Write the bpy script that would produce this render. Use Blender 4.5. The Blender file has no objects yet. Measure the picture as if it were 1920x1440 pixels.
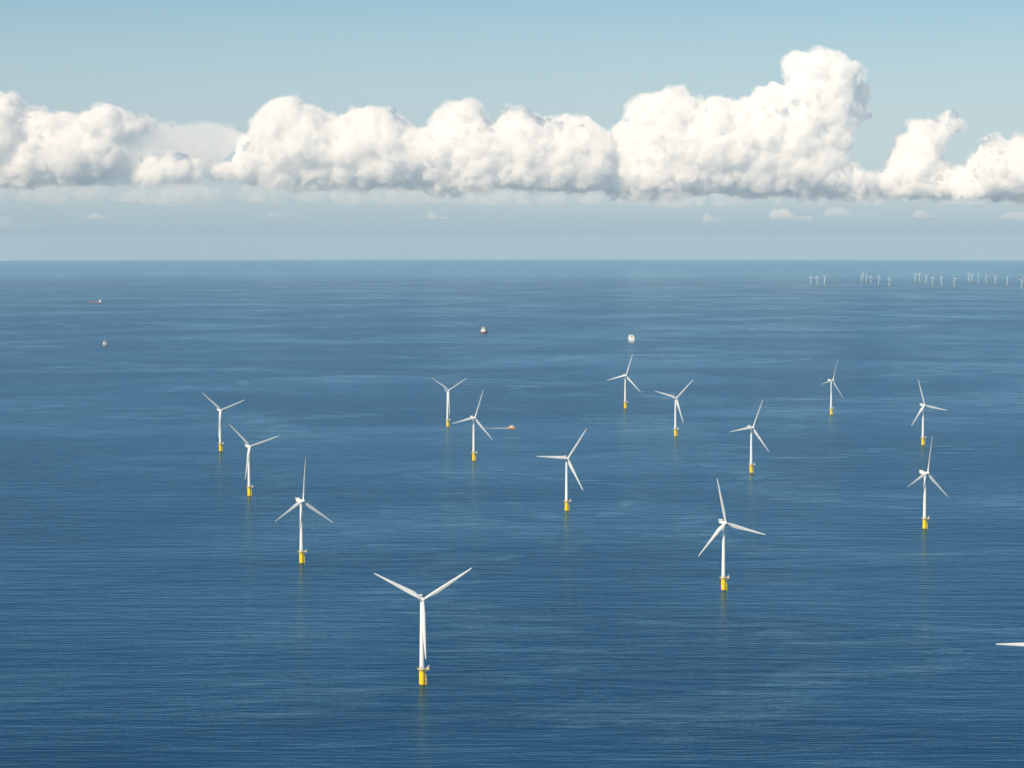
import bpy, bmesh, math, random
import numpy as np
from mathutils import Vector, Matrix, Quaternion, noise as mnoise

S = bpy.context.scene
COL = S.collection
R = math.radians
RE = 7.2e6            # earth radius with refraction (m)
CAM_H = 433.0

# ------------------------------------------------------------------ camera
cd = bpy.data.cameras.new('camera'); cam = bpy.data.objects.new('camera', cd); COL.objects.link(cam)
cd.sensor_width = 36.0; cd.lens = 36.0 * 4000 / 1920
cd.clip_start = 5.0; cd.clip_end = 400000.0
cam.location = (0, 0, CAM_H); cam.rotation_euler = (R(90 - 3.962), R(0.02), 0)
S.camera = cam

# ------------------------------------------------------------------ world and sun
SUN_EL, SUN_AZ = 33.0, 213.0         # azimuth clockwise from +Y: behind the camera, to the left
w = bpy.data.worlds.new("World"); S.world = w; w.use_nodes = True
nt = w.node_tree; nt.nodes.clear()
sky = nt.nodes.new('ShaderNodeTexSky'); sky.sky_type = 'NISHITA'; sky.sun_disc = False
sky.sun_elevation = R(SUN_EL); sky.sun_rotation = R(SUN_AZ)
sky.altitude = 400; sky.air_density = 1.0; sky.dust_density = 0.6; sky.ozone_density = 2.0
bg = nt.nodes.new('ShaderNodeBackground'); bg.inputs['Strength'].default_value = 0.12
out = nt.nodes.new('ShaderNodeOutputWorld')
# pale sea air low in the sky: the clear-sky model lacks it and turns ochre at the horizon
tco = nt.nodes.new('ShaderNodeTexCoord'); sep = nt.nodes.new('ShaderNodeSeparateXYZ'); nt.links.new(tco.outputs['Generated'], sep.inputs[0])
lowr = nt.nodes.new('ShaderNodeMapRange'); lowr.interpolation_type = 'SMOOTHSTEP'
lowr.inputs['From Min'].default_value = -0.05; lowr.inputs['From Max'].default_value = 0.24
lowr.inputs['To Min'].default_value = 1.0; lowr.inputs['To Max'].default_value = 0.0
nt.links.new(sep.outputs['Z'], lowr.inputs['Value'])
air = nt.nodes.new('ShaderNodeMix'); air.data_type = 'RGBA'; air.inputs[7].default_value = (3.05, 4.08, 4.85, 1)
nt.links.new(lowr.outputs[0], air.inputs[0]); tint = nt.nodes.new('ShaderNodeMix'); tint.data_type = 'RGBA'; tint.blend_type = 'MULTIPLY'; tint.inputs[0].default_value = 1.0
tint.inputs[7].default_value = (0.545, 0.765, 0.80, 1); nt.links.new(sky.outputs[0], tint.inputs[6]); nt.links.new(tint.outputs[2], air.inputs[6])
nt.links.new(air.outputs[2], bg.inputs['Color']); nt.links.new(bg.outputs[0], out.inputs['Surface'])

sd = bpy.data.lights.new('sun', 'SUN'); sd.energy = 4.9; sd.angle = R(0.55); sd.color = (1.0, 0.855, 0.65)
sun = bpy.data.objects.new('sun', sd); COL.objects.link(sun)
d = Vector((math.sin(R(SUN_AZ)) * math.cos(R(SUN_EL)), math.cos(R(SUN_AZ)) * math.cos(R(SUN_EL)), math.sin(R(SUN_EL))))
sun.rotation_euler = d.to_track_quat('Z', 'Y').to_euler()
sun.location = (0, 0, 3000)

S.view_settings.view_transform = 'Standard'; S.view_settings.look = 'None'
S.view_settings.exposure = 0.0; S.view_settings.gamma = 1.0
S.cycles.use_denoising = True
S.cycles.max_bounces = 64; S.cycles.transparent_max_bounces = 16; S.cycles.volume_bounces = 64

# ------------------------------------------------------------------ helpers
def tag(o, label=None, cat=None, group=None, kind=None):
    if label: o['label'] = label
    if cat: o['category'] = cat
    if group: o['group'] = group
    if kind: o['kind'] = kind
    return o

def empty(name, loc=(0, 0, 0), parent=None):
    o = bpy.data.objects.new(name, None); COL.objects.link(o); o.location = loc
    o.empty_display_size = 3
    if parent: o.parent = parent
    return o

def obj(name, bm, mat, parent=None, smooth=True):
    me = bpy.data.meshes.new(name); bm.to_mesh(me); bm.free()
    if smooth:
        for p in me.polygons: p.use_smooth = True
        me.set_sharp_from_angle(angle=R(38))
    me.materials.append(mat)
    o = bpy.data.objects.new(name, me); COL.objects.link(o)
    if parent: o.parent = parent
    return o

def ball(z):
    """height of the sea surface at horizontal distance"""
    return -z * z / (2 * RE)

def sea_z(x, y):
    r2 = x * x + y * y
    return math.sqrt(RE * RE - r2) - RE

def lathe(bm, prof, seg=32, cx=0, cy=0, cap=True):
    rings = []
    for r, z in prof:
        rings.append([bm.verts.new((cx + r * math.cos(2 * math.pi * k / seg), cy + r * math.sin(2 * math.pi * k / seg), z)) for k in range(seg)])
    for a, b in zip(rings[:-1], rings[1:]):
        for k in range(seg):
            bm.faces.new((a[k], a[(k + 1) % seg], b[(k + 1) % seg], b[k]))
    if cap:
        bm.faces.new(list(reversed(rings[0]))); bm.faces.new(rings[-1])

def box(bm, x0, x1, y0, y1, z0, z1, bev=0.0):
    v = [bm.verts.new(p) for p in [(x0, y0, z0), (x1, y0, z0), (x1, y1, z0), (x0, y1, z0), (x0, y0, z1), (x1, y0, z1), (x1, y1, z1), (x0, y1, z1)]]
    fs = [bm.faces.new([v[i] for i in f]) for f in [(0, 3, 2, 1), (4, 5, 6, 7), (0, 1, 5, 4), (1, 2, 6, 5), (2, 3, 7, 6), (3, 0, 4, 7)]]
    if bev:
        es = list({e for f in fs for e in f.edges})
        bmesh.ops.bevel(bm, geom=es, offset=bev, segments=2, affect='EDGES')

def bar(bm, a, b, r=0.1, seg=6):
    a, b = Vector(a), Vector(b); q = (b - a).to_track_quat('Z', 'Y')
    ra = [bm.verts.new(a + q @ Vector((r * math.cos(2 * math.pi * k / seg), r * math.sin(2 * math.pi * k / seg), 0))) for k in range(seg)]
    rb = [bm.verts.new(b + q @ Vector((r * math.cos(2 * math.pi * k / seg), r * math.sin(2 * math.pi * k / seg), 0))) for k in range(seg)]
    for k in range(seg):
        bm.faces.new((ra[k], ra[(k + 1) % seg], rb[(k + 1) % seg], rb[k]))
    bm.faces.new(list(reversed(ra))); bm.faces.new(rb)

# ------------------------------------------------------------------ materials
def principled(name, col, rough=0.5, noise_scale=None, amount=0.1, stretch=(1, 1, 1), spec=0.5):
    m = bpy.data.materials.new(name); m.use_nodes = True
    n, l = m.node_tree.nodes, m.node_tree.links
    b = n['Principled BSDF']; b.inputs['Roughness'].default_value = rough
    b.inputs['Base Color'].default_value = (*col, 1); b.inputs['Specular IOR Level'].default_value = spec
    if noise_scale:
        tc = n.new('ShaderNodeTexCoord'); mp = n.new('ShaderNodeMapping'); mp.inputs['Scale'].default_value = stretch
        nz = n.new('ShaderNodeTexNoise'); nz.inputs['Scale'].default_value = noise_scale; nz.inputs['Detail'].default_value = 5
        mx = n.new('ShaderNodeMix'); mx.data_type = 'RGBA'
        mx.inputs[6].default_value = (*[c * (1 - amount) for c in col], 1)
        mx.inputs[7].default_value = (*[min(1, c * (1 + amount * 0.6)) for c in col], 1)
        l.new(tc.outputs['Object'], mp.inputs[0]); l.new(mp.outputs[0], nz.inputs['Vector'])
        l.new(nz.outputs['Fac'], mx.inputs[0]); l.new(mx.outputs[2], b.inputs['Base Color'])
    return m

M_white = principled('white_paint', (0.80, 0.79, 0.77), 0.38, 0.25, 0.06, (1, 1, 0.2))
M_blade = principled('blade_gelcoat', (0.82, 0.82, 0.80), 0.34, 0.3, 0.05)
M_yellow = principled('yellow_paint', (0.95, 0.63, 0.002), 0.45, 0.6, 0.12, (1, 1, 0.25))
M_growth = principled('waterline_growth', (0.26, 0.19, 0.03), 0.7, 1.2, 0.4)
M_deck = principled('platform_grating', (0.52, 0.45, 0.27), 0.6, 1.5, 0.2)
M_grey = principled('grey_metal', (0.34, 0.34, 0.33), 0.5, 1.0, 0.15)
M_dark = principled('dark_metal', (0.05, 0.055, 0.06), 0.5, 1.0, 0.2)
M_red = principled('red_hull_paint', (0.34, 0.13, 0.11), 0.5, 0.2, 0.25)
M_plum = principled('plum_hull_paint', (0.17, 0.07, 0.09), 0.5, 0.2, 0.25)
M_navy = principled('grey_blue_hull_paint', (0.20, 0.23, 0.27), 0.5, 0.2, 0.2)
M_ship = principled('ship_white_paint', (0.80, 0.79, 0.76), 0.45, 0.15, 0.1)
M_orange = principled('orange_paint', (0.80, 0.36, 0.18), 0.45, 0.6, 0.1)
M_glass = principled('dark_window_glass', (0.02, 0.03, 0.04), 0.1)
M_cargo = principled('deck_brown', (0.28, 0.17, 0.13), 0.7, 0.3, 0.3)

# ------------------------------------------------------------------ sea (one curved sheet to the horizon and beyond)
def sea_material():
    m = bpy.data.materials.new('sea_water'); m.use_nodes = True
    n, l = m.node_tree.nodes, m.node_tree.links
    b = n['Principled BSDF']
    geo = n.new('ShaderNodeNewGeometry')
    def mapping(src, scale, rot=0.0):
        mp = n.new('ShaderNodeMapping'); mp.inputs['Scale'].default_value = scale; mp.inputs['Rotation'].default_value = (0, 0, R(rot))
        l.new(src, mp.inputs[0]); return mp.outputs[0]
    def noise(vec, scale, detail=4, rough=0.55, dist=0.0):
        t = n.new('ShaderNodeTexNoise'); t.inputs['Scale'].default_value = scale; t.inputs['Detail'].default_value = detail
        t.inputs['Roughness'].default_value = rough; t.inputs['Distortion'].default_value = dist
        l.new(vec, t.inputs['Vector']); return t.outputs['Fac']
    def ramp(fac, a, bb, lo=0.0, hi=1.0):
        r = n.new('ShaderNodeMapRange'); r.interpolation_type = 'SMOOTHSTEP'
        r.inputs['From Min'].default_value = a; r.inputs['From Max'].default_value = bb
        r.inputs['To Min'].default_value = lo; r.inputs['To Max'].default_value = hi
        l.new(fac, r.inputs['Value']); return r.outputs[0]
    def math_(op, a, bb=None):
        t = n.new('ShaderNodeMath'); t.operation = op
        for i, v in enumerate((a, bb)):
            if v is None: continue
            if isinstance(v, (int, float)): t.inputs[i].default_value = v
            else: l.new(v, t.inputs[i])
        return t.outputs[0]
    P = geo.outputs['Position']
    # wind patches and slicks: smoother water mirrors the low sky and looks paler
    warp = noise(mapping(P, (0.0008, 0.0012, 0.001), 30), 1.0, 3, 0.5)
    patch = noise(mapping(P, (0.0009, 0.0013, 0.001), 9), 1.0, 8, 0.62, 0.7)
    vein = noise(mapping(P, (0.0015, 0.0013, 0.002), -17), 1.0, 5, 0.58, 0.9)
    ridge = math_('ABSOLUTE', math_('SUBTRACT', vein, 0.5))
    slick = math_('MULTIPLY', ramp(ridge, 0.0, 0.06, 1.0, 0.0), ramp(warp, 0.40, 0.56))
    fray = noise(mapping(P, (0.006, 0.03, 0.01), 3), 1.0, 6, 0.68)
    slick = math_('MULTIPLY', slick, ramp(fray, 0.38, 0.66))
    broad = ramp(patch, 0.34, 0.70)
    calm = math_('MINIMUM', math_('ADD', math_('MULTIPLY', slick, 1.0), math_('MULTIPLY', broad, 0.55)), 1.0)
    sxyz = n.new('ShaderNodeSeparateXYZ'); l.new(P, sxyz.inputs[0])
    off = math_('ADD', sxyz.outputs[1], math_('MULTIPLY', noise(mapping(P, (0.00005, 0.00012, 0.0001), 0), 1.0, 4, 0.6), 7000.0))
    calm = math_('MAXIMUM', calm, ramp(off, 20500, 34500, 0.0, 0.95))      # flat calm water far out
    # waves: long low crests lying across the view, with finer chop on them
    w1 = noise(mapping(P, (0.009, 0.040, 0.03), 3), 1.0, 4, 0.55)
    w2 = noise(mapping(P, (0.022, 0.13, 0.1), -2), 1.0, 4, 0.60)
    w3 = noise(mapping(P, (0.0028, 0.012, 0.01), 2), 1.0, 3, 0.5)
    h = math_('ADD', math_('MULTIPLY', w1, 4.2), math_('MULTIPLY', w2, 2.2))
    h = math_('ADD', h, math_('MULTIPLY', w3, 3.0))
    h = math_('MULTIPLY', h, ramp(calm, 0.0, 1.0, 1.0, 0.75))
    bp = n.new('ShaderNodeBump'); bp.inputs['Strength'].default_value = 1.0; bp.inputs['Distance'].default_value = SEA_BUMP
    l.new(h, bp.inputs['Height'])
    n.remove(b)
    df = n.new('ShaderNodeBsdfDiffuse'); gl = n.new('ShaderNodeBsdfGlossy')
    gl.inputs['Color'].default_value = (0.50, 0.80, 1.0, 1)
    fr = n.new('ShaderNodeFresnel'); fr.inputs['IOR'].default_value = 1.333
    mx = n.new('ShaderNodeMix'); mx.data_type = 'RGBA'
    mx.inputs[6].default_value = (0.0015, 0.039, 0.104, 1); mx.inputs[7].default_value = (0.003, 0.054, 0.136, 1)
    l.new(broad, mx.inputs[0]); l.new(mx.outputs[2], df.inputs['Color'])
    for nd in (df, gl, fr): l.new(bp.outputs[0], nd.inputs['Normal'])
    l.new(ramp(calm, 0.0, 1.0, 0.24, 0.14), gl.inputs['Roughness'])
    fac = math_('MULTIPLY', fr.outputs[0], ramp(calm, 0.0, 1.0, 0.60, 0.90))
    sm = n.new('ShaderNodeMixShader'); l.new(fac, sm.inputs[0]); l.new(df.outputs[0], sm.inputs[1]); l.new(gl.outputs[0], sm.inputs[2])
    l.new(sm.outputs[0], n['Material Output'].inputs['Surface'])
    return m
SEA_BUMP = 0.7

def build_sea():
    rad = [0.0] + list(np.geomspace(60, 86000, 230))
    seg = 720
    V = [(0, 0, 0.0)]; F = []
    for r in rad[1:]:
        z = math.sqrt(RE * RE - r * r) - RE
        for k in range(seg):
            a = 2 * math.pi * k / seg; V.append((r * math.cos(a), r * math.sin(a), z))
    for k in range(seg): F.append((0, 1 + k, 1 + (k + 1) % seg))
    for i in range(len(rad) - 2):
        b0 = 1 + i * seg; b1 = b0 + seg
        for k in range(seg):
            k2 = (k + 1) % seg; F.append((b0 + k, b1 + k, b1 + k2, b0 + k2))
    me = bpy.data.meshes.new('sea'); me.from_pydata(V, [], F); me.polygons.foreach_set('use_smooth', [True] * len(F))
    me.materials.append(sea_material())
    o = bpy.data.objects.new('sea', me); COL.objects.link(o); tag(o, kind='structure')
build_sea()

# ------------------------------------------------------------------ wind turbine (metres, rotor axis towards -Y at yaw 0)
HUB_H = 83.5; ROTOR_R = 57.0; TILT = R(5); OVERHANG = 5.0

def blade_bm(detail=True):
    bm = bmesh.new()
    #      z along blade, chord, thickness, twist(deg), sweep of centre in chord direction
    st = [(1.2, 2.3, 2.3, 20, 0), (3.0, 2.3, 2.25, 20, 0), (6.0, 3.2, 1.7, 18, .35), (9.5, 4.2, 1.25, 15, .75), (13, 4.45, 0.98, 12, .85), (19, 3.95, .75, 9, .7),
          (27, 3.2, .55, 6, .5), (36, 2.5, .38, 3.5, .33), (45, 1.85, .27, 1.5, .2), (52, 1.3, .18, .5, .1), (55.6, .85, .12, 0, .0), (56.9, .28, .06, 0, -.12)]
    seg = 14; rings = []
    for z, c, t, tw, sw in st:
        ring = []
        circ = 1.0 if t / c > 0.9 else 0.0
        for k in range(seg):
            a = 2 * math.pi * k / seg
            c_ = c if circ else c * 1.08
            x = math.cos(a) * c_ / 2; y = math.sin(a) * t / 2
            if not circ:   # teardrop section: thin towards the trailing edge (+x)
                y *= (1 - 0.62 * max(0, math.cos(a))) * 1.35
            x += sw; tr = R(tw)
            X = x * math.cos(tr) - y * math.sin(tr); Y = x * math.sin(tr) + y * math.cos(tr)
            pre = -1.4 * (z / ROTOR_R) ** 2 - 0.03 * z      # pre-bend and cone, upwind
            ring.append(bm.verts.new((X, Y + pre, z)))
        rings.append(ring)
    for a, b in zip(rings[:-1], rings[1:]):
        for k in range(seg): bm.faces.new((a[k], a[(k + 1) % seg], b[(k + 1) % seg], b[k]))
    bm.faces.new(list(reversed(rings[0]))); bm.faces.new(rings[-1])
    bmesh.ops.recalc_face_normals(bm, faces=bm.faces)
    return bm

def make_turbine():
    root = empty('wind_turbine')
    # yellow transition piece
    bm = bmesh.new(); lathe(bm, [(2.75, -6), (2.75, 1.1)], 36); g = obj('foundation', bm, M_yellow, root)
    bm2 = bmesh.new(); lathe(bm2, [(2.80, 1.1), (2.80, 14.6), (3.0, 14.6), (3.0, 15.2)], 36)
    me = bpy.data.meshes.new('tp'); bm2.to_mesh(me); bm2.free()
    bmx = bmesh.new(); bmx.from_mesh(g.data); bmx.from_mesh(me)
    bmx.to_mesh(g.data); bmx.free(); bpy.data.meshes.remove(me)
    for p in g.data.polygons: p.use_smooth = True
    g.data.set_sharp_from_angle(angle=R(38))
    g.data.materials.append(M_growth)
    for p in g.data.polygons:
        if p.center.z < 1.0: p.material_index = 1
    # boat landing on the right hand side
    bm = bmesh.new()
    for sy in (-1.0, 1.0):
        bar(bm, (4.15, sy, -2), (4.15, sy, 9.0), 0.28, 8); bar(bm, (4.15, sy, 9.0), (2.7, sy, 10.2), 0.28, 8)
        bar(bm, (2.7, sy, 5.2), (4.15, sy, 5.2), 0.2); bar(bm, (2.7, sy, 1.4), (4.15, sy, 1.4), 0.2)
    for k in range(34): bar(bm, (3.5, -.3, 0.5 + k * 0.42), (3.5, .3, 0.5 + k * 0.42), 0.05, 4)
    for sy in (-.32, .32): bar(bm, (3.5, sy, -1), (3.5, sy, 15.3), 0.07, 5)
    obj('boat_landing', bm, M_yellow, g)
    # platform: round deck with a lay-down area to the right
    bm = bmesh.new(); lathe(bm, [(4.5, 15.2), (4.5, 15.75)], 28); box(bm, 2.6, 7.3, -2.6, 2.6, 15.25, 15.72)
    for a in (35, 90, 145, 215, 270, 325):
        bar(bm, (2.8 * math.cos(R(a)), 2.8 * math.sin(R(a)), 13.2), (4.3 * math.cos(R(a)), 4.3 * math.sin(R(a)), 15.2), 0.14)
    bar(bm, (2.8, 1.8, 12.8), (6.8, 2.2, 15.2), .14); bar(bm, (2.8, -1.8, 12.8), (6.8, -2.2, 15.2), .14)
    pf = obj('platform', bm, M_deck, root)
    bm = bmesh.new()
    ring = [(4.45 * math.cos(R(a)), 4.45 * math.sin(R(a))) for a in range(36, 325, 16)]
    path = ring + [(4.5, -2.55), (7.25, -2.55), (7.25, 2.55), (4.5, 2.55)]
    for i, p in enumerate(path):
        q = path[(i + 1) % len(path)]
        bar(bm, (*p, 15.7), (*p, 16.85), 0.06, 5)
        for z in (16.3, 16.85): bar(bm, (*p, z), (*q, z), 0.05, 5)
    obj('railing', bm, M_yellow, pf)
    bm = bmesh.new(); bar(bm, (5.6, 1.2, 15.7), (5.6, 1.2, 18.6), .2, 8); bar(bm, (5.6, 1.2, 18.5), (7.7, -.4, 19.4), .13, 6); bar(bm, (5.6, 1.2, 17.2), (6.7, .35, 18.9), .09, 5)
    obj('davit_crane', bm, M_white, pf)
    bm = bmesh.new(); box(bm, 4.9, 6.5, -2.0, -.3, 15.72, 17.3, .06); obj('equipment_cabinet', bm, M_white, pf)
    # tower
    bm = bmesh.new()
    def tr(z): return 2.45 + (1.55 - 2.45) * (z - 15.2) / (81.3 - 15.2)
    prof = [(tr(15.2), 15.2)]
    for z in (37, 59): prof += [(tr(z), z - .12), (tr(z) + .05, z - .1), (tr(z) + .05, z + .1), (tr(z), z + .12)]
    prof += [(tr(80.6), 80.6), (1.75, 80.7), (1.75, 81.3)]
    lathe(bm, prof, 40); tw = obj('tower', bm, M_white, root)
    bm = bmesh.new(); box(bm, -.55, .55, -2.52, -2.3, 16.1, 18.5, .05); obj('door', bm, M_grey, tw)
    # nacelle, turned into the wind as one
    nac = empty('nacelle', (0, 0, 0), root)
    bpy.data.objects.remove(nac)
    bm = bmesh.new()
    secs = [(-3.1, 1.35, -1.3, 1.35), (-2.5, 1.75, -1.65, 1.7), (0, 1.95, -1.85, 1.95), (4, 1.95, -1.85, 2.0), (8.4, 1.85, -1.6, 1.95), (9.2, 1.5, -1.2, 1.6)]
    rings = []
    for y, hw, z0, z1 in secs:
        rr = 0.45; ring = []
        for cx, cz, a0 in ((hw - rr, z1 - rr, 0), (-hw + rr, z1 - rr, 90), (-hw + rr, z0 + rr, 180), (hw - rr, z0 + rr, 270)):
            for s in range(4):
                a = R(a0 + s * 30); ring.append(bm.verts.new((cx + rr * math.cos(a), y, HUB_H + cz + rr * math.sin(a))))
        rings.append(ring)
    for a, b in zip(rings[:-1], rings[1:]):
        for k in range(16): bm.faces.new((a[k], a[(k + 1) % 16], b[(k + 1) % 16], b[k]))
    bm.faces.new(rings[0]); bm.faces.new(rings[-1]); bmesh.ops.recalc_face_normals(bm, faces=bm.faces)
    nac = obj('nacelle', bm, M_white, root)
    bm = bmesh.new(); box(bm, -2.1, 2.1, 5.0, 9.8, HUB_H + 2.05, HUB_H + 2.3)
    for x in (-2.05, 2.05):
        for y in (5.05, 7.4, 9.75): bar(bm, (x, y, HUB_H + 2.3), (x, y, HUB_H + 3.5), .08, 5)
        box(bm, x - .04, x + .04, 5.0, 9.8, HUB_H + 2.55, HUB_H + 3.45)
    box(bm, -2.0, 2.0, 9.72, 9.8, HUB_H + 2.55, HUB_H + 3.45)
    obj('hoist_platform', bm, M_white, nac)
    bm = bmesh.new(); box(bm, -1.0, 1.0, 1.6, 3.6, HUB_H + 1.9, HUB_H + 2.75, .1); obj('cooler', bm, M_grey, nac)
    bm = bmesh.new(); bar(bm, (0, 8.8, HUB_H + 1.9), (0, 8.8, HUB_H + 4.6), .07); bar(bm, (-.6, 8.8, HUB_H + 4.3), (.6, 8.8, HUB_H + 4.3), .05)
    obj('wind_mast', bm, M_dark, nac)
    bm = bmesh.new(); bar(bm, (0.9, 4.3, HUB_H + 1.9), (0.9, 4.3, HUB_H + 3.1), .22, 8); obj('beacon', bm, M_dark, nac)
    # rotor hub (spinner) with three blades
    bm = bmesh.new(); lathe(bm, [(1.5, -1.9), (1.85, -1.2), (1.95, 0), (1.7, 1.2), (1.15, 2.1), (.55, 2.55), (.12, 2.7)], 28)
    bmesh.ops.rotate(bm, verts=bm.verts, cent=(0, 0, 0), matrix=Matrix.Rotation(R(90), 3, 'X'))   # +Z -> -Y
    hub = obj('rotor_hub', bm, M_white, root)
    b0 = obj('blade', blade_bm(), M_blade, hub)
    for k in (1, 2):
        b = b0.copy(); COL.objects.link(b); b.parent = hub; b.rotation_euler = (0, R(120 * k), 0)
    return root

def pose(root, x, y, yaw, phase):
    """yaw: how far the rotor looks to the right of -Y; phase: first blade, clockwise from up"""
    root.location = (x, y, sea_z(x, y))
    up = Vector((x, y, RE + sea_z(x, y))).normalized()
    root.rotation_mode = 'QUATERNION'; root.rotation_quaternion = Vector((0, 0, 1)).rotation_difference(up)
    yq = Matrix.Rotation(R(yaw), 4, 'Z')
    for c in root.children:
        if c.name.startswith('nacelle'): c.matrix_local = yq
        if c.name.startswith('rotor_hub'):
            tilt = Matrix.Rotation(-TILT, 4, 'X')
            c.matrix_local = yq @ Matrix.Translation((0, -OVERHANG * math.cos(TILT), HUB_H + OVERHANG * math.sin(TILT))) @ tilt @ Matrix.Rotation(R(phase), 4, 'Y')

def copy_tree(o, parent=None):
    c = o.copy(); COL.objects.link(c); c.parent = parent
    for ch in list(o.children): copy_tree(ch, c)
    return c

NEAR = [
 (-87.3, 2040.6, 19, 60, 'nearest white wind turbine at bottom centre, two blades raised in a wide V'),
 (259.1, 2593.6, 25, 108, 'tall white wind turbine next nearest, right of centre, top blade leaning slightly left'),
 (-280.0, 2812.4, 44, 6, 'white wind turbine up left of the nearest one, one blade upright and two drooping'),
 (-590.8, 4300.9, 36, 71, 'leftmost white wind turbine, two blades raised in a V, farther than its twin'),
 (-440.2, 3550.5, 37, 75, 'white wind turbine just right of the leftmost one and nearer, blades in a V'),
 (-147.6, 4862.6, 37, 63, 'small white wind turbine with raised V blades, left of the orange boat and its wake'),
 (-74.4, 4114.5, 34, 21, 'white wind turbine whose right drooping blade crosses the wake of the orange boat'),
 (86.1, 3355.0, 25, 36, 'white wind turbine near the centre with one blade pointing level to the left'),
 (286.2, 5382.2, 23, 19, 'small white wind turbine directly below the boxy white ship'),
 (355.4, 4626.2, 25, 47, 'white wind turbine right of the one below the boxy ship, lowest blade beside its tower'),
 (439.0, 3898.8, 32, 25, 'white wind turbine behind and right of the next nearest one, one blade nearly level left'),
 (778.1, 5187.0, 46, 23, 'small white wind turbine at upper right, seen nearly edge on, its left blade very short'),
 (855.2, 4423.4, 27, 103, 'white wind turbine at far right, straight behind another, one blade pointing level right'),
 (612.1, 3144.9, 42, 13, 'white wind turbine at far right, in front of another, one blade nearly upright'),
 (461.0, 1806.7, 16, 35, 'wind turbine outside the right edge, only one level blade tip in view'),
]
FAR = [
 (2905, 20774, 28, 2), (2966, 20775, 28, 12), (3010, 20578, 30, 62), (3621, 22149, 28, 40), (3841, 23372, 28, 58), (3611, 21773, 32, 30), (3549, 21129, 30, 4), (3568, 20789, 26, 8), (3461, 19596, 34, 6), (4230, 22400, 30, 100), (4275, 22401, 30, 70), (4169, 21498, 26, 55), (4030, 20474, 34, 20), (4117, 20476, 30, 95), (4061, 19611, 30, 88), (4793, 22420, 28, 20), (4777, 22186, 28, 66), (4777, 21884, 32, 105), (4776, 21519, 28, 84), (4710, 20823, 30, 62), (4677, 20175, 34, 62), (4546, 19054, 30, 33),
]
ORD = ['first', 'second', 'third', 'fourth', 'fifth', 'sixth', 'seventh']
CL = [('leftmost', 3), ('second', 6), ('third', 6), ('rightmost', 7)]
proto = make_turbine()
for i, (x, y, yaw, ph, lab) in enumerate(NEAR):
    t = proto if i == 0 else copy_tree(proto)
    tag(t, lab, 'wind turbine', 'wind turbines on yellow foundations in the near field')
    pose(t, x, y, yaw, ph)
i = 0
for cname, cn in CL:
    for k in range(cn):
        x, y, yaw, ph = FAR[i]; i += 1
        t = copy_tree(proto)
        tag(t, f'tiny hazy wind turbine near the horizon, {ORD[k]} from the left in the {cname} cluster', 'wind turbine', 'hazy wind turbines far off near the horizon')
        pose(t, x, y, yaw, ph); t.scale = (.84, .84, .84)      # an older, smaller park

# ------------------------------------------------------------------ ships (bow towards +X in their own frame)
def hull_bm(L, B, H, draft=2.0, bow=0.22, flare=0.12, stern=0.92, sheer=0.25):
    bm = bmesh.new(); n = 22; rows = []
    for i in range(n + 1):
        t = i / n; x = -L / 2 + L * t
        wv = 1.0
        if t > 1 - bow: wv = max(0.02, 1 - ((t - (1 - bow)) / bow) ** 2.2)
        if t < 0.08: wv = stern + (1 - stern) * t / 0.08
        zt = H * (1 + sheer * max(0, (t - 0.7) / 0.3) ** 2)
        row = []
        for f, z in ((0.55, -draft), (0.9 - flare * 0.5, 0), (1 - flare * 0.2, H * .5), (1.0, zt)):
            hw = B / 2 * wv * f if t <= 1 - bow else B / 2 * wv * (f if f > 0.99 else f * (1 - 0.25 * (t - 1 + bow) / bow))
            xx = x - (0.05 * L * (1 - (z + draft) / (zt + draft)) * max(0, (t - 0.75) / 0.25))
            row.append((xx, hw, z))
        rows.append(row)
    L_ = [[bm.verts.new((x, h, z)) for x, h, z in r] for r in rows]; R_ = [[bm.verts.new((x, -h, z)) for x, h, z in r] for r in rows]
    for i in range(n):
        for k in range(3):
            bm.faces.new((L_[i][k], L_[i][k + 1], L_[i + 1][k + 1], L_[i + 1][k])); bm.faces.new((R_[i][k], R_[i + 1][k], R_[i + 1][k + 1], R_[i][k + 1]))
        bm.faces.new((L_[i][3], R_[i][3], R_[i + 1][3], L_[i + 1][3])); bm.faces.new((L_[i][0], L_[i + 1][0], R_[i + 1][0], R_[i][0]))
    bm.faces.new([L_[0][k] for k in range(4)] + [R_[0][k] for k in (3, 2, 1, 0)])
    bm.faces.new([R_[n][k] for k in range(4)] + [L_[n][k] for k in (3, 2, 1, 0)])
    bmesh.ops.recalc_face_normals(bm, faces=bm.faces)
    return bm

def place_ship(o, x, y, heading):
    o.location = (x, y, sea_z(x, y)); o.rotation_euler = (0, 0, R(heading))

def window_band(parent, x0, x1, y0, y1, z0, z1):
    """ring of dark glazing standing 5 cm proud of a deckhouse"""
    bm = bmesh.new(); e = .05
    box(bm, x1, x1 + e, y0 + .4, y1 - .4, z0, z1); box(bm, x0 - e, x0, y0 + .4, y1 - .4, z0, z1)
    box(bm, x0 + .4, x1 - .4, y1, y1 + e, z0, z1); box(bm, x0 + .4, x1 - .4, y0 - e, y0, z0, z1)
    return obj('window_band', bm, M_glass, parent, False)

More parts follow.
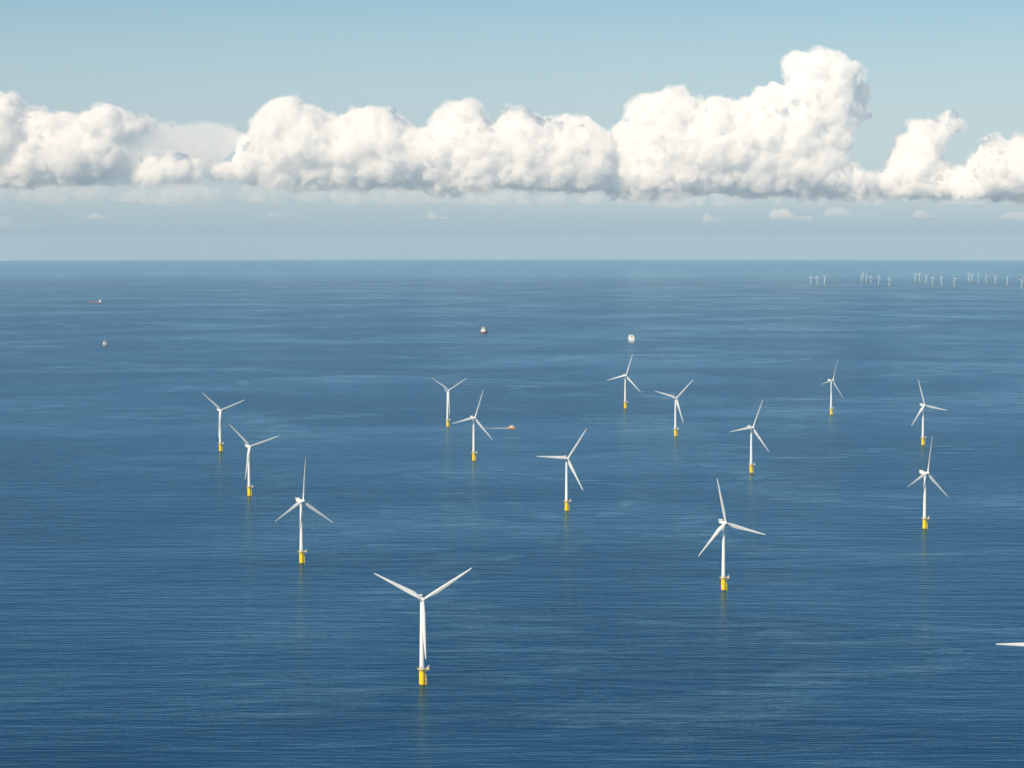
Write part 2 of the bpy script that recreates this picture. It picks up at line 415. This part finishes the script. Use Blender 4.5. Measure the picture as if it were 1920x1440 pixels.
# coaster with red hull, heading left, deckhouse aft (right)
t = empty('cargo_ship'); tag(t, 'small cargo ship with long low reddish hull and white deckhouse at its right end', 'ship')
obj('hull', hull_bm(92, 15, 4.2, sheer=.35), M_red, t)
bm = bmesh.new(); box(bm, -24, 34, -5.5, 5.5, 4.2, 6.3, .15)
for k in range(5): box(bm, -22 + k * 11, -13 + k * 11, -5.0, 5.0, 6.3, 6.9, .1)
obj('hatch_covers', bm, M_cargo, t)
bm = bmesh.new(); box(bm, -43, -29, -6.8, 6.8, 4.2, 11, .15); box(bm, -41, -31, -6.2, 6.2, 11, 15.5, .15); box(bm, -38, -31.5, -7.4, 7.4, 15.5, 18.5, .15)
dh = obj('deckhouse', bm, M_ship, t); window_band(dh, -38, -31.5, -7.4, 7.4, 16.6, 17.7)
bm = bmesh.new(); lathe(bm, [(1.6, 11), (1.4, 20.5)], 16, -39.8, 0); obj('funnel', bm, M_red, t)
bm = bmesh.new(); bar(bm, (-34, 0, 18.5), (-34, 0, 26), .35); bar(bm, (38, 0, 5), (38, 0, 14), .35); bar(bm, (-34, -2, 23), (-34, 2, 23), .2); obj('mast', bm, M_ship, t)
place_ship(t, -2831.9, 14488.9, 176)

def standoff_ship(name, label, hullmat, L, B, hullH, decks, x, y, heading, lite=False):
    t = empty(name); tag(t, label, 'ship')
    obj('hull', hull_bm(L, B, hullH, sheer=.2), hullmat, t)
    z = hullH; xs0, xs1 = -L * .42, -L * .42 + decks[0][3]
    bm = bmesh.new(); top = None
    for (f, hgt, back, ln) in decks:
        hw = B / 2 * f; top = (-L * .45 + back, -L * .45 + back + ln, -hw, hw, z, z + hgt); box(bm, *top, .2); z += hgt
    dh = obj('deckhouse', bm, M_ship, t)
    window_band(dh, top[0], top[1], top[2], top[3], top[5] - 2.2, top[5] - 1.0)
    bm = bmesh.new()
    for k in range(len(decks) - 1):
        zz = hullH + sum(d_[1] for d_ in decks[:k + 1]); f, hgt, back, ln = decks[k]
        for yy in np.linspace(-B / 2 * f + 1.2, B / 2 * f - 1.2, 9):
            for xe in (-L * .45 + back - .06, -L * .45 + back + ln): box(bm, xe, xe + .06, yy - .45, yy + .45, zz - 1.9, zz - .9)
    obj('portholes', bm, M_glass, dh, False)
    bm = bmesh.new(); mx = (top[0] + top[1]) / 2; bar(bm, (mx, 0, z), (mx, 0, z + 6.5), .45, 8); bar(bm, (mx, -2.8, z + 4.2), (mx, 2.8, z + 4.2), .25); bar(bm, (mx + 1.2, -1.5, z + 2), (mx + 1.2, 1.5, z + 2), .3)
    obj('mast', bm, M_grey, t)
    bm = bmesh.new(); fx = -L * .45 + decks[0][2] + 3.2; box(bm, fx - 2, fx + 2, -B * .12, B * .12, hullH + decks[0][1], z + .8, .25); obj('funnel', bm, hullmat, t)
    if not lite:
        bm = bmesh.new()
        for k in range(5):
            x0 = -L * .45 + decks[0][2] + decks[0][3] + 4 + k * L * .11; box(bm, x0, x0 + L * .09, -B * .38, B * .38, hullH + .02, hullH + 2.4, .15)
        obj('hatch_covers', bm, M_cargo, t)
    place_ship(t, x, y, heading); return t

standoff_ship('supply_ship', 'small grey hulled ship seen end on, below the long reddish cargo ship', M_navy, 62, 16, 7,
    [(.9, 4.5, 4, 26), (.72, 4, 8, 18), (.62, 4.5, 12, 10)], -1635, 8560, 97)
standoff_ship('cargo_ship', 'ship seen end on with plum coloured hull and bright white deckhouse', M_plum, 128, 22, 8.5,
    [(1.0, 4, 3, 22), (.66, 9, 4, 18), (.62, 4, 5, 15), (.66, 4, 8, 10)], -125.8, 9720, 84)
standoff_ship('passenger_ship', 'large boxy white ship seen end on above the farthest near field turbine', principled('pale_grey_hull_paint', (.46, .47, .50), .5, .2, .2), 120, 25, 10,
    [(.97, 7, 0, 92), (.90, 7, 4, 80), (.74, 4.5, 10, 60)], 496.8, 8880, 88, True)

# orange crew boat and its wake
t = empty('crew_boat'); tag(t, 'small orange and white crew transfer boat speeding right, ahead of its white wake', 'boat')
for s in (-1, 1):
    bm = hull_bm(19, 2.4, 2.0, 1.0, .3, sheer=.3); bmesh.ops.translate(bm, verts=bm.verts, vec=(0, 2.4 * s, 0)); obj('hull', bm, M_orange, t)
bm = bmesh.new(); box(bm, -8.8, 8.0, -3.5, 3.5, 1.95, 2.6, .08); obj('deck', bm, M_orange, t)
bm = bmesh.new(); box(bm, -5.2, 4.2, -2.8, 2.8, 2.6, 4.9, .15); box(bm, -2.2, 3.2, -2.2, 2.2, 4.9, 6.9, .2); cab = obj('wheelhouse', bm, principled('boat_cream_paint', (.82, .62, .46), .45, .8, .08), t)
window_band(cab, -2.2, 3.2, -2.2, 2.2, 5.6, 6.4)
bm = bmesh.new(); bar(bm, (-.5, 0, 6.9), (-.5, 0, 9.6), .1); bar(bm, (-.5, -.8, 8.6), (-.5, .8, 8.6), .07); obj('mast', bm, M_grey, t)
bm = bmesh.new(); box(bm, 8.0, 9.4, -2.6, 2.6, 1.6, 2.7, .1); obj('bow_fender', bm, M_dark, t)
place_ship(t, -1.2, 4821.5, 2)

def foam_material(name, dens, scale):
    m = bpy.data.materials.new(name); m.use_nodes = True; n, l = m.node_tree.nodes, m.node_tree.links
    b = n['Principled BSDF']; b.inputs['Base Color'].default_value = (.72, .76, .77, 1); b.inputs['Roughness'].default_value = .8
    tc = n.new('ShaderNodeTexCoord'); mp = n.new('ShaderNodeMapping'); mp.inputs['Scale'].default_value = scale
    nz = n.new('ShaderNodeTexNoise'); nz.inputs['Scale'].default_value = 1; nz.inputs['Detail'].default_value = 6; nz.inputs['Roughness'].default_value = .7
    at = n.new('ShaderNodeAttribute'); at.attribute_name = 'foam'
    mr = n.new('ShaderNodeMapRange'); mr.inputs['From Min'].default_value = .30; mr.inputs['From Max'].default_value = .56; mr.inputs['To Max'].default_value = dens
    mu = n.new('ShaderNodeMath'); mu.operation = 'MULTIPLY'
    l.new(tc.outputs['Object'], mp.inputs[0]); l.new(mp.outputs[0], nz.inputs['Vector']); l.new(nz.outputs['Fac'], mr.inputs['Value'])
    l.new(mr.outputs[0], mu.inputs[0]); l.new(at.outputs['Fac'], mu.inputs[1]); l.new(mu.outputs[0], b.inputs['Alpha'])
    return m

def wake(x, y, heading, L, w0, w1, dens, label, scale=(.16, .35, .3)):
    """foam trail on the water behind a point, x backwards in its own frame"""
    n = 40; m_ = 10; V = []; F = []; A = []
    for i in range(n + 1):
        t = i / n; half = (w0 + (w1 - w0) * t ** .6) / 2
        for j in range(m_ + 1):
            s = j / m_ * 2 - 1; px, py = -L * t, s * half
            V.append((px, py, 0.12 + 0.0)); A.append((1 - t) ** .8 * (1 - abs(s) ** 3) * min(1, t * 20 + .4))
    for i in range(n):
        for j in range(m_):
            a = i * (m_ + 1) + j; F.append((a, a + m_ + 1, a + m_ + 2, a + 1))
    me = bpy.data.meshes.new('wake'); me.from_pydata(V, [], F)
    at = me.attributes.new('foam', 'FLOAT', 'POINT'); at.data.foreach_set('value', A)
    me.materials.append(foam_material('foam', dens, scale))
    o = bpy.data.objects.new('wake', me); COL.objects.link(o); tag(o, label, 'wake', kind='stuff')
    o.location = (x, y, sea_z(x, y)); o.rotation_mode = 'QUATERNION'
    up = Vector((x, y, RE + sea_z(x, y))).normalized()
    o.rotation_quaternion = Vector((0, 0, 1)).rotation_difference(up) @ Quaternion((0, 0, 1), R(heading))
wake(-8, 4821, 1, 66, 22, 34, 1.3, 'white foam wake trailing left behind the orange crew boat')
wake(-1590, 8545, 175, -150, 14, 50, .35, 'faint pale wake beside the small grey hulled ship at left')
wake(1490, 7900, 172, 330, 10, 60, .3, 'thin pale wake line on the open water at far right')

# ------------------------------------------------------------------ clouds, 38 km away
CD = 38000.0; PX = CD / 4000.0
def to_m(p): return ((p[0] - 960) * PX, CAM_H + (443 - p[1]) * PX)

def dist_poly(pts, poly):
    """signed distance (inside > 0) of points to a polygon"""
    p = np.asarray(pts, float); a = np.asarray(poly, float); b = np.roll(a, -1, 0)
    dmin = np.full(len(p), 1e18); inside = np.zeros(len(p), bool)
    for A, B in zip(a, b):
        ab = B - A; t = np.clip(((p - A) @ ab) / (ab @ ab + 1e-9), 0, 1)
        dmin = np.minimum(dmin, np.linalg.norm(p - (A + t[:, None] * ab), axis=1))
        c = (A[1] > p[:, 1]) != (B[1] > p[:, 1])
        xx = (B[0] - A[0]) * (p[:, 1] - A[1]) / (B[1] - A[1] + 1e-12) + A[0]
        inside ^= c & (p[:, 0] < xx)
    return np.where(inside, dmin, -dmin)

_ico = bmesh.new(); bmesh.ops.create_icosphere(_ico, subdivisions=2, radius=1.0)
_ico.verts.ensure_lookup_table()
ICO_V = np.array([v.co[:] for v in _ico.verts]); ICO_F = np.array([[v.index for v in f.verts] for f in _ico.faces]); _ico.free()

def cloud_tex(name, size, depth=2):
    t = bpy.data.textures.new(name, 'CLOUDS'); t.noise_scale = size; t.noise_depth = depth; t.noise_basis = 'ORIGINAL_PERLIN'; return t
def cell_tex(name, size):
    t = bpy.data.textures.new(name, 'VORONOI'); t.noise_scale = size; t.distance_metric = 'DISTANCE'; t.noise_intensity = 1.0; return t
TX0 = cloud_tex('bank_shape', 1100, 1); TX1 = cloud_tex('billow_large', 420, 2); TX2 = cell_tex('billow_small', 230); TX3 = cell_tex('billow_fine', 85); TX4 = cloud_tex('fray', 60, 3); TX5 = cloud_tex('tear', 190, 4)

def cloud(name, label, poly, mat, count, depth=0.0, thick=1.0, rmax=60, rmin=5, voxel=17, base=None, seed=1, disp=1.0, tsmall=0.5, fringe=True):
    rng = np.random.default_rng(seed)
    P = np.array(poly, float); lo, hi = P.min(0), P.max(0)
    cand = lo + rng.random((count * 14, 2)) * (hi - lo)
    dd = dist_poly(cand, P); ok = dd > rmin * .9
    cand, dd = cand[ok], dd[ok]
    # many small puffs near the outline, fewer big ones in the middle
    wgt = 1 / (dd + 6) ** tsmall; keep = rng.random(len(dd)) < wgt / wgt.max() * min(1, count / len(dd) / (wgt.mean() / wgt.max()))
    cand, dd = cand[keep], dd[keep]
    rr = np.minimum(dd, rmax * (0.35 + 0.65 * rng.random(len(dd)))) * rng.uniform(.85, 1.03, len(dd))
    th = np.sqrt(np.minimum(dd, 90) * 90) * .75 * thick
    off = -th * rng.random(len(dd)) ** .6
    back = rng.random(len(dd)) < .25; off[back] *= -1
    rr = np.minimum(rr, np.where(dd > 30, 42, rr))
    X = (cand[:, 0] - 960) * PX; Z = CAM_H + (443 - cand[:, 1]) * PX; Y = CD + depth + off * PX; RR = rr * PX
    k = len(X)
    V = (ICO_V[None] * RR[:, None, None] + np.stack([X, Y, Z], 1)[:, None, :]).reshape(-1, 3)
    F = (ICO_F[None] + (np.arange(k) * len(ICO_V))[:, None, None]).reshape(-1, 3)
    if base is not None:
        zb = CAM_H + (443 - base) * PX; low = V[:, 2] < zb; und = 26 * np.sin(V[low, 0] / 900 + seed) + 16 * np.sin(V[low, 0] / 340 + 2 * seed); V[low, 2] = zb - (zb - V[low, 2]) * .15 + und
    c = V.mean(0)
    me = bpy.data.meshes.new(name); me.from_pydata((V - c).tolist(), [], F.tolist()); me.materials.append(mat)
    o = bpy.data.objects.new(name, me); COL.objects.link(o); o.location = c
    m = o.modifiers.new('remesh', 'REMESH'); m.mode = 'VOXEL'; m.voxel_size = voxel; m.use_smooth_shade = True
    for tx, s in ((TX0, 400), (TX1, 190), (TX2, -118), (TX3, -60), (TX4, 34))[:3 if not fringe else 5]:
        dm = o.modifiers.new('displace', 'DISPLACE'); dm.texture = tx; dm.strength = s * disp; dm.mid_level = .56 if s > 0 else .5; dm.texture_coords = 'GLOBAL'
    tag(o, label, 'cloud')
    if fringe:      # thin ragged vapour round the dense core
        f = bpy.data.objects.new('fringe', o.data.copy()); COL.objects.link(f); f.parent = o; f.data.materials[0] = M_fringe
        m = f.modifiers.new('remesh', 'REMESH'); m.mode = 'VOXEL'; m.voxel_size = voxel * 1.3; m.use_smooth_shade = True
        for tx, s, ml in ((TX0, 400, .56), (TX1, 230, .50), (TX5, 330, .48), (TX2, -100, .5), (TX3, -40, .5), (TX4, 70, .3)):
            dm = f.modifiers.new('displace', 'DISPLACE'); dm.texture = tx; dm.strength = s * disp; dm.mid_level = ml; dm.texture_coords = 'GLOBAL'
    return o

def cloud_material(name, col=(0.93, 0.92, 0.91), alpha=1.0, sss=0.0):
    m = bpy.data.materials.new(name); m.use_nodes = True; n, l = m.node_tree.nodes, m.node_tree.links
    n.clear(); o = n.new('ShaderNodeOutputMaterial')
    df = n.new('ShaderNodeBsdfPrincipled'); df.inputs['Base Color'].default_value = (*col, 1)
    df.inputs['Subsurface Weight'].default_value = 1.0; df.inputs['Subsurface Radius'].default_value = (1, 1, 1)
    df.inputs['Subsurface Scale'].default_value = 130.0; df.inputs['Specular IOR Level'].default_value = 0.0
    df.inputs['Roughness'].default_value = 1.0
    last = df.outputs[0]
    if alpha < 1:
        tp = n.new('ShaderNodeBsdfTransparent'); m2 = n.new('ShaderNodeMixShader'); m2.inputs[0].default_value = alpha
        l.new(tp.outputs[0], m2.inputs[1]); l.new(last, m2.inputs[2]); last = m2.outputs[0]
    l.new(last, o.inputs['Surface'])
    return m
def cloud_volume(name, dens):
    m = bpy.data.materials.new(name); m.use_nodes = True; n, l = m.node_tree.nodes, m.node_tree.links
    n.clear(); o = n.new('ShaderNodeOutputMaterial'); v = n.new('ShaderNodeVolumeScatter')
    v.inputs['Color'].default_value = (1, 1, 1, 1); v.inputs['Density'].default_value = dens
    v.inputs['Anisotropy'].default_value = -0.25
    l.new(v.outputs[0], o.inputs['Volume']); return m
M_cloud = cloud_volume('cloud_droplets', 0.016); M_fringe = cloud_volume('thin_edge_vapour', 0.0034)

cloud('cloud', 'white cumulus bank at the left edge of the sky with billowing top',
  [(-90,165),(-40,172),(0,178),(15,180),(40,183),(60,195),(90,207),(130,210),(160,225),(190,205),(215,197),(250,207),(285,220),(290,243),(230,262),(250,285),(220,320),(170,345),(90,352),(0,352),(-90,352)],
  M_cloud, 900, 0, base=350, seed=3)
cloud('cloud', 'small wedge of white cloud between the left bank and the broad centre bank',
  [(258,345),(290,310),(325,288),(350,298),(388,300),(396,345)], M_cloud, 160, -400, rmin=3, rmax=18, base=344, seed=5, thick=.6)
cloud('cloud', 'broad white cumulus bank across the centre with several rounded heads',
  [(398,345),(405,318),(440,300),(450,270),(475,235),(490,215),(520,190),(548,181),(575,190),(600,207),(640,218),(680,202),(715,195),(745,197),(758,215),(765,235),(790,240),(805,230),(830,202),(860,192),(890,192),(905,200),(915,220),(925,230),(935,205),(955,190),(965,196),(995,193),(1003,210),(1020,218),(1060,222),(1100,225),(1125,240),(1140,270),(1168,300),(1172,370),(1060,366),(900,362),(640,355),(520,352)],
  M_cloud, 1900, 0, base=358, seed=7)
cloud('cloud', 'tallest white cumulus on the right with a towering head over its right end',
  [(1130,370),(1140,310),(1155,262),(1160,240),(1178,225),(1180,195),(1210,182),(1250,170),(1272,162),(1285,175),(1300,195),(1350,187),(1370,195),(1405,190),(1415,175),(1440,160),(1475,160),(1470,145),(1452,132),(1465,105),(1500,100),(1530,102),(1550,95),(1575,103),(1590,120),(1612,117),(1615,150),(1626,170),(1628,200),(1640,222),(1610,236),(1600,250),(1597,275),(1590,290),(1608,318),(1640,328),(1640,374),(1400,372)],
  M_cloud, 2200, 200, base=373, seed=11, thick=1.1)
cloud('cloud', 'ragged white cloud tower leaning right, second from the right edge',
  [(1590,374),(1612,326),(1640,318),(1668,312),(1685,286),(1690,262),(1708,250),(1706,232),(1728,218),(1762,214),(1790,200),(1804,204),(1808,222),(1828,234),(1822,246),(1796,254),(1774,272),(1768,300),(1785,318),(1812,316),(1838,312),(1850,374)],
  M_cloud, 900, 600, base=373, seed=13, rmin=4, thick=.8)
cloud('cloud', 'rounded white cloud at the far right edge of the sky',
  [(1775,376),(1782,345),(1804,322),(1816,298),(1822,265),(1845,253),(1865,256),(1880,272),(1900,264),(1925,266),(1960,275),(2010,262),(2040,300),(2050,376)],
  M_cloud, 600, -300, base=375, seed=17)

# thin veils of vapour: same droplets, far fewer of them
def veil(label, poly, dens, count=160, depth=1500, thick=1.0, seed=20, rmax=40, rmin=3, base=None, col=(.97, .98, 1.0), disp=.8):
    o = cloud('cloud', label, poly, None, count, depth, thick=thick, seed=seed, rmax=rmax, rmin=rmin, voxel=24, base=base, disp=disp, fringe=False)
    m = cloud_volume('thin_vapour', dens); m.node_tree.nodes['Volume Scatter'].inputs['Color'].default_value = (*col, 1)
    o.data.materials[0] = m
    for tx, st in ((TX5, 190 * disp),):
        dm = o.modifiers.new('tear', 'DISPLACE'); dm.texture = tx; dm.strength = st; dm.mid_level = .5; dm.texture_coords = 'GLOBAL'
    return o
veil('thin grey veil of cloud between the left bank and the centre bank',
  [(120,270),(170,246),(240,238),(330,232),(380,228),(440,238),(480,262),(440,300),(405,335),(300,352),(150,352)], .0019, 900, 300, seed=21, rmax=30, disp=1.0)
veil('long flat grey layer of cloud under the white banks',
  [(-120,350),(200,346),(500,344),(900,350),(1300,362),(1700,366),(2060,370),(2060,388),(1500,390),(1000,392),(500,388),(0,386),(-120,384)], .0013, 1500, -900, thick=1.0, seed=22, rmax=16, rmin=3, disp=.35)
PUFFS = [(1405,1485,388,416,.0022,'pale pinkish puff of distant cloud low under the tallest cumulus'),
 (1495,1600,388,410,.0014,'faint flat puff of distant cloud right of the pale pinkish one'),
 (1655,1705,392,412,.0012,'faint small puff of distant cloud under the ragged tower'),
 (1290,1325,396,420,.0012,'small faint puff of distant cloud left of the pale pinkish one'),
 (220,292,398,416,.0014,'faint flat puff of distant cloud low at left under the grey veil'),
 (530,660,394,412,.0009,'very faint flat streak of distant cloud low left of centre'),
 (810,850,396,414,.0012,'faint small puff of distant cloud low at centre'),
 (30,150,400,430,.0007,'very faint broad puff of distant cloud low at far left'),
 (1800,1920,396,416,.0009,'very faint flat streak of distant cloud low at far right')]
for i, (x0, x1, y0, y1, de, lab) in enumerate(PUFFS):
    rg = random.Random(40 + i); w_ = x1 - x0; hh = y1 - y0
    top = [(x0 + w_ * t, y1 - hh * (0.35 + 0.65 * math.sin(math.pi * min(1, t * 1.5 + .12)) * rg.uniform(.6, 1))) for t in (0, .1, .2, .3, .42, .55, .68, .8, .9, 1)]
    veil(lab, top + [(x1, y1), (x0, y1)], de * 1.9, 120, -2600, .5, 50 + i, 9, 1.6, disp=.16)

def air_lens(name, y0, y1, z0, z1, half, dens, col):
    """long body of hazy air, lens-shaped in section, thinning to nothing above and below"""
    prof = [(0, 0), (.06, .3), (.13, .75), (.22, 1), (.36, .93), (.5, .72), (.64, .46), (.78, .22), (.9, .07), (1, 0)]
    yc, hw = (y0 + y1) / 2, (y1 - y0) / 2
    sec = [(yc - hw * f, z0 + (z1 - z0) * t) for t, f in prof] + [(yc + hw * f, z0 + (z1 - z0) * t) for t, f in reversed(prof[1:-1])]
    bm = bmesh.new(); n_ = len(sec); ends = [[bm.verts.new((sx * half, y, z)) for y, z in sec] for sx in (-1, 1)]
    for k in range(n_): bm.faces.new((ends[0][k], ends[0][(k + 1) % n_], ends[1][(k + 1) % n_], ends[1][k]))
    bm.faces.new(list(reversed(ends[0]))); bm.faces.new(ends[1]); bmesh.ops.recalc_face_normals(bm, faces=bm.faces)
    m = cloud_volume('hazy_air', dens); m.node_tree.nodes['Volume Scatter'].inputs['Color'].default_value = (*col, 1)
    o = obj(name, bm, m, None, False); tag(o, kind='stuff'); return o
air_lens('mist', 19000, 36500, 490, 3900, 40000, 4.6e-5, (.64, .83, 1.0))

# ------------------------------------------------------------------ the air over the sea
bm = bmesh.new(); box(bm, -95000, 95000, -95000, 95000, -700, CAM_H + 45)
hz = obj('haze', bm, bpy.data.materials.new('haze_air'), None, False)
hm = hz.data.materials[0]; hm.use_nodes = True; hm.node_tree.nodes.clear()
pv = hm.node_tree.nodes.new('ShaderNodeVolumePrincipled'); ho = hm.node_tree.nodes.new('ShaderNodeOutputMaterial')
pv.inputs['Color'].default_value = (0.70, 0.90, 1.0, 1); pv.inputs['Density'].default_value = 1.15e-5
pv.inputs['Anisotropy'].default_value = -0.1
hm.node_tree.links.new(pv.outputs[0], ho.inputs['Volume'])
tag(hz, kind='stuff')
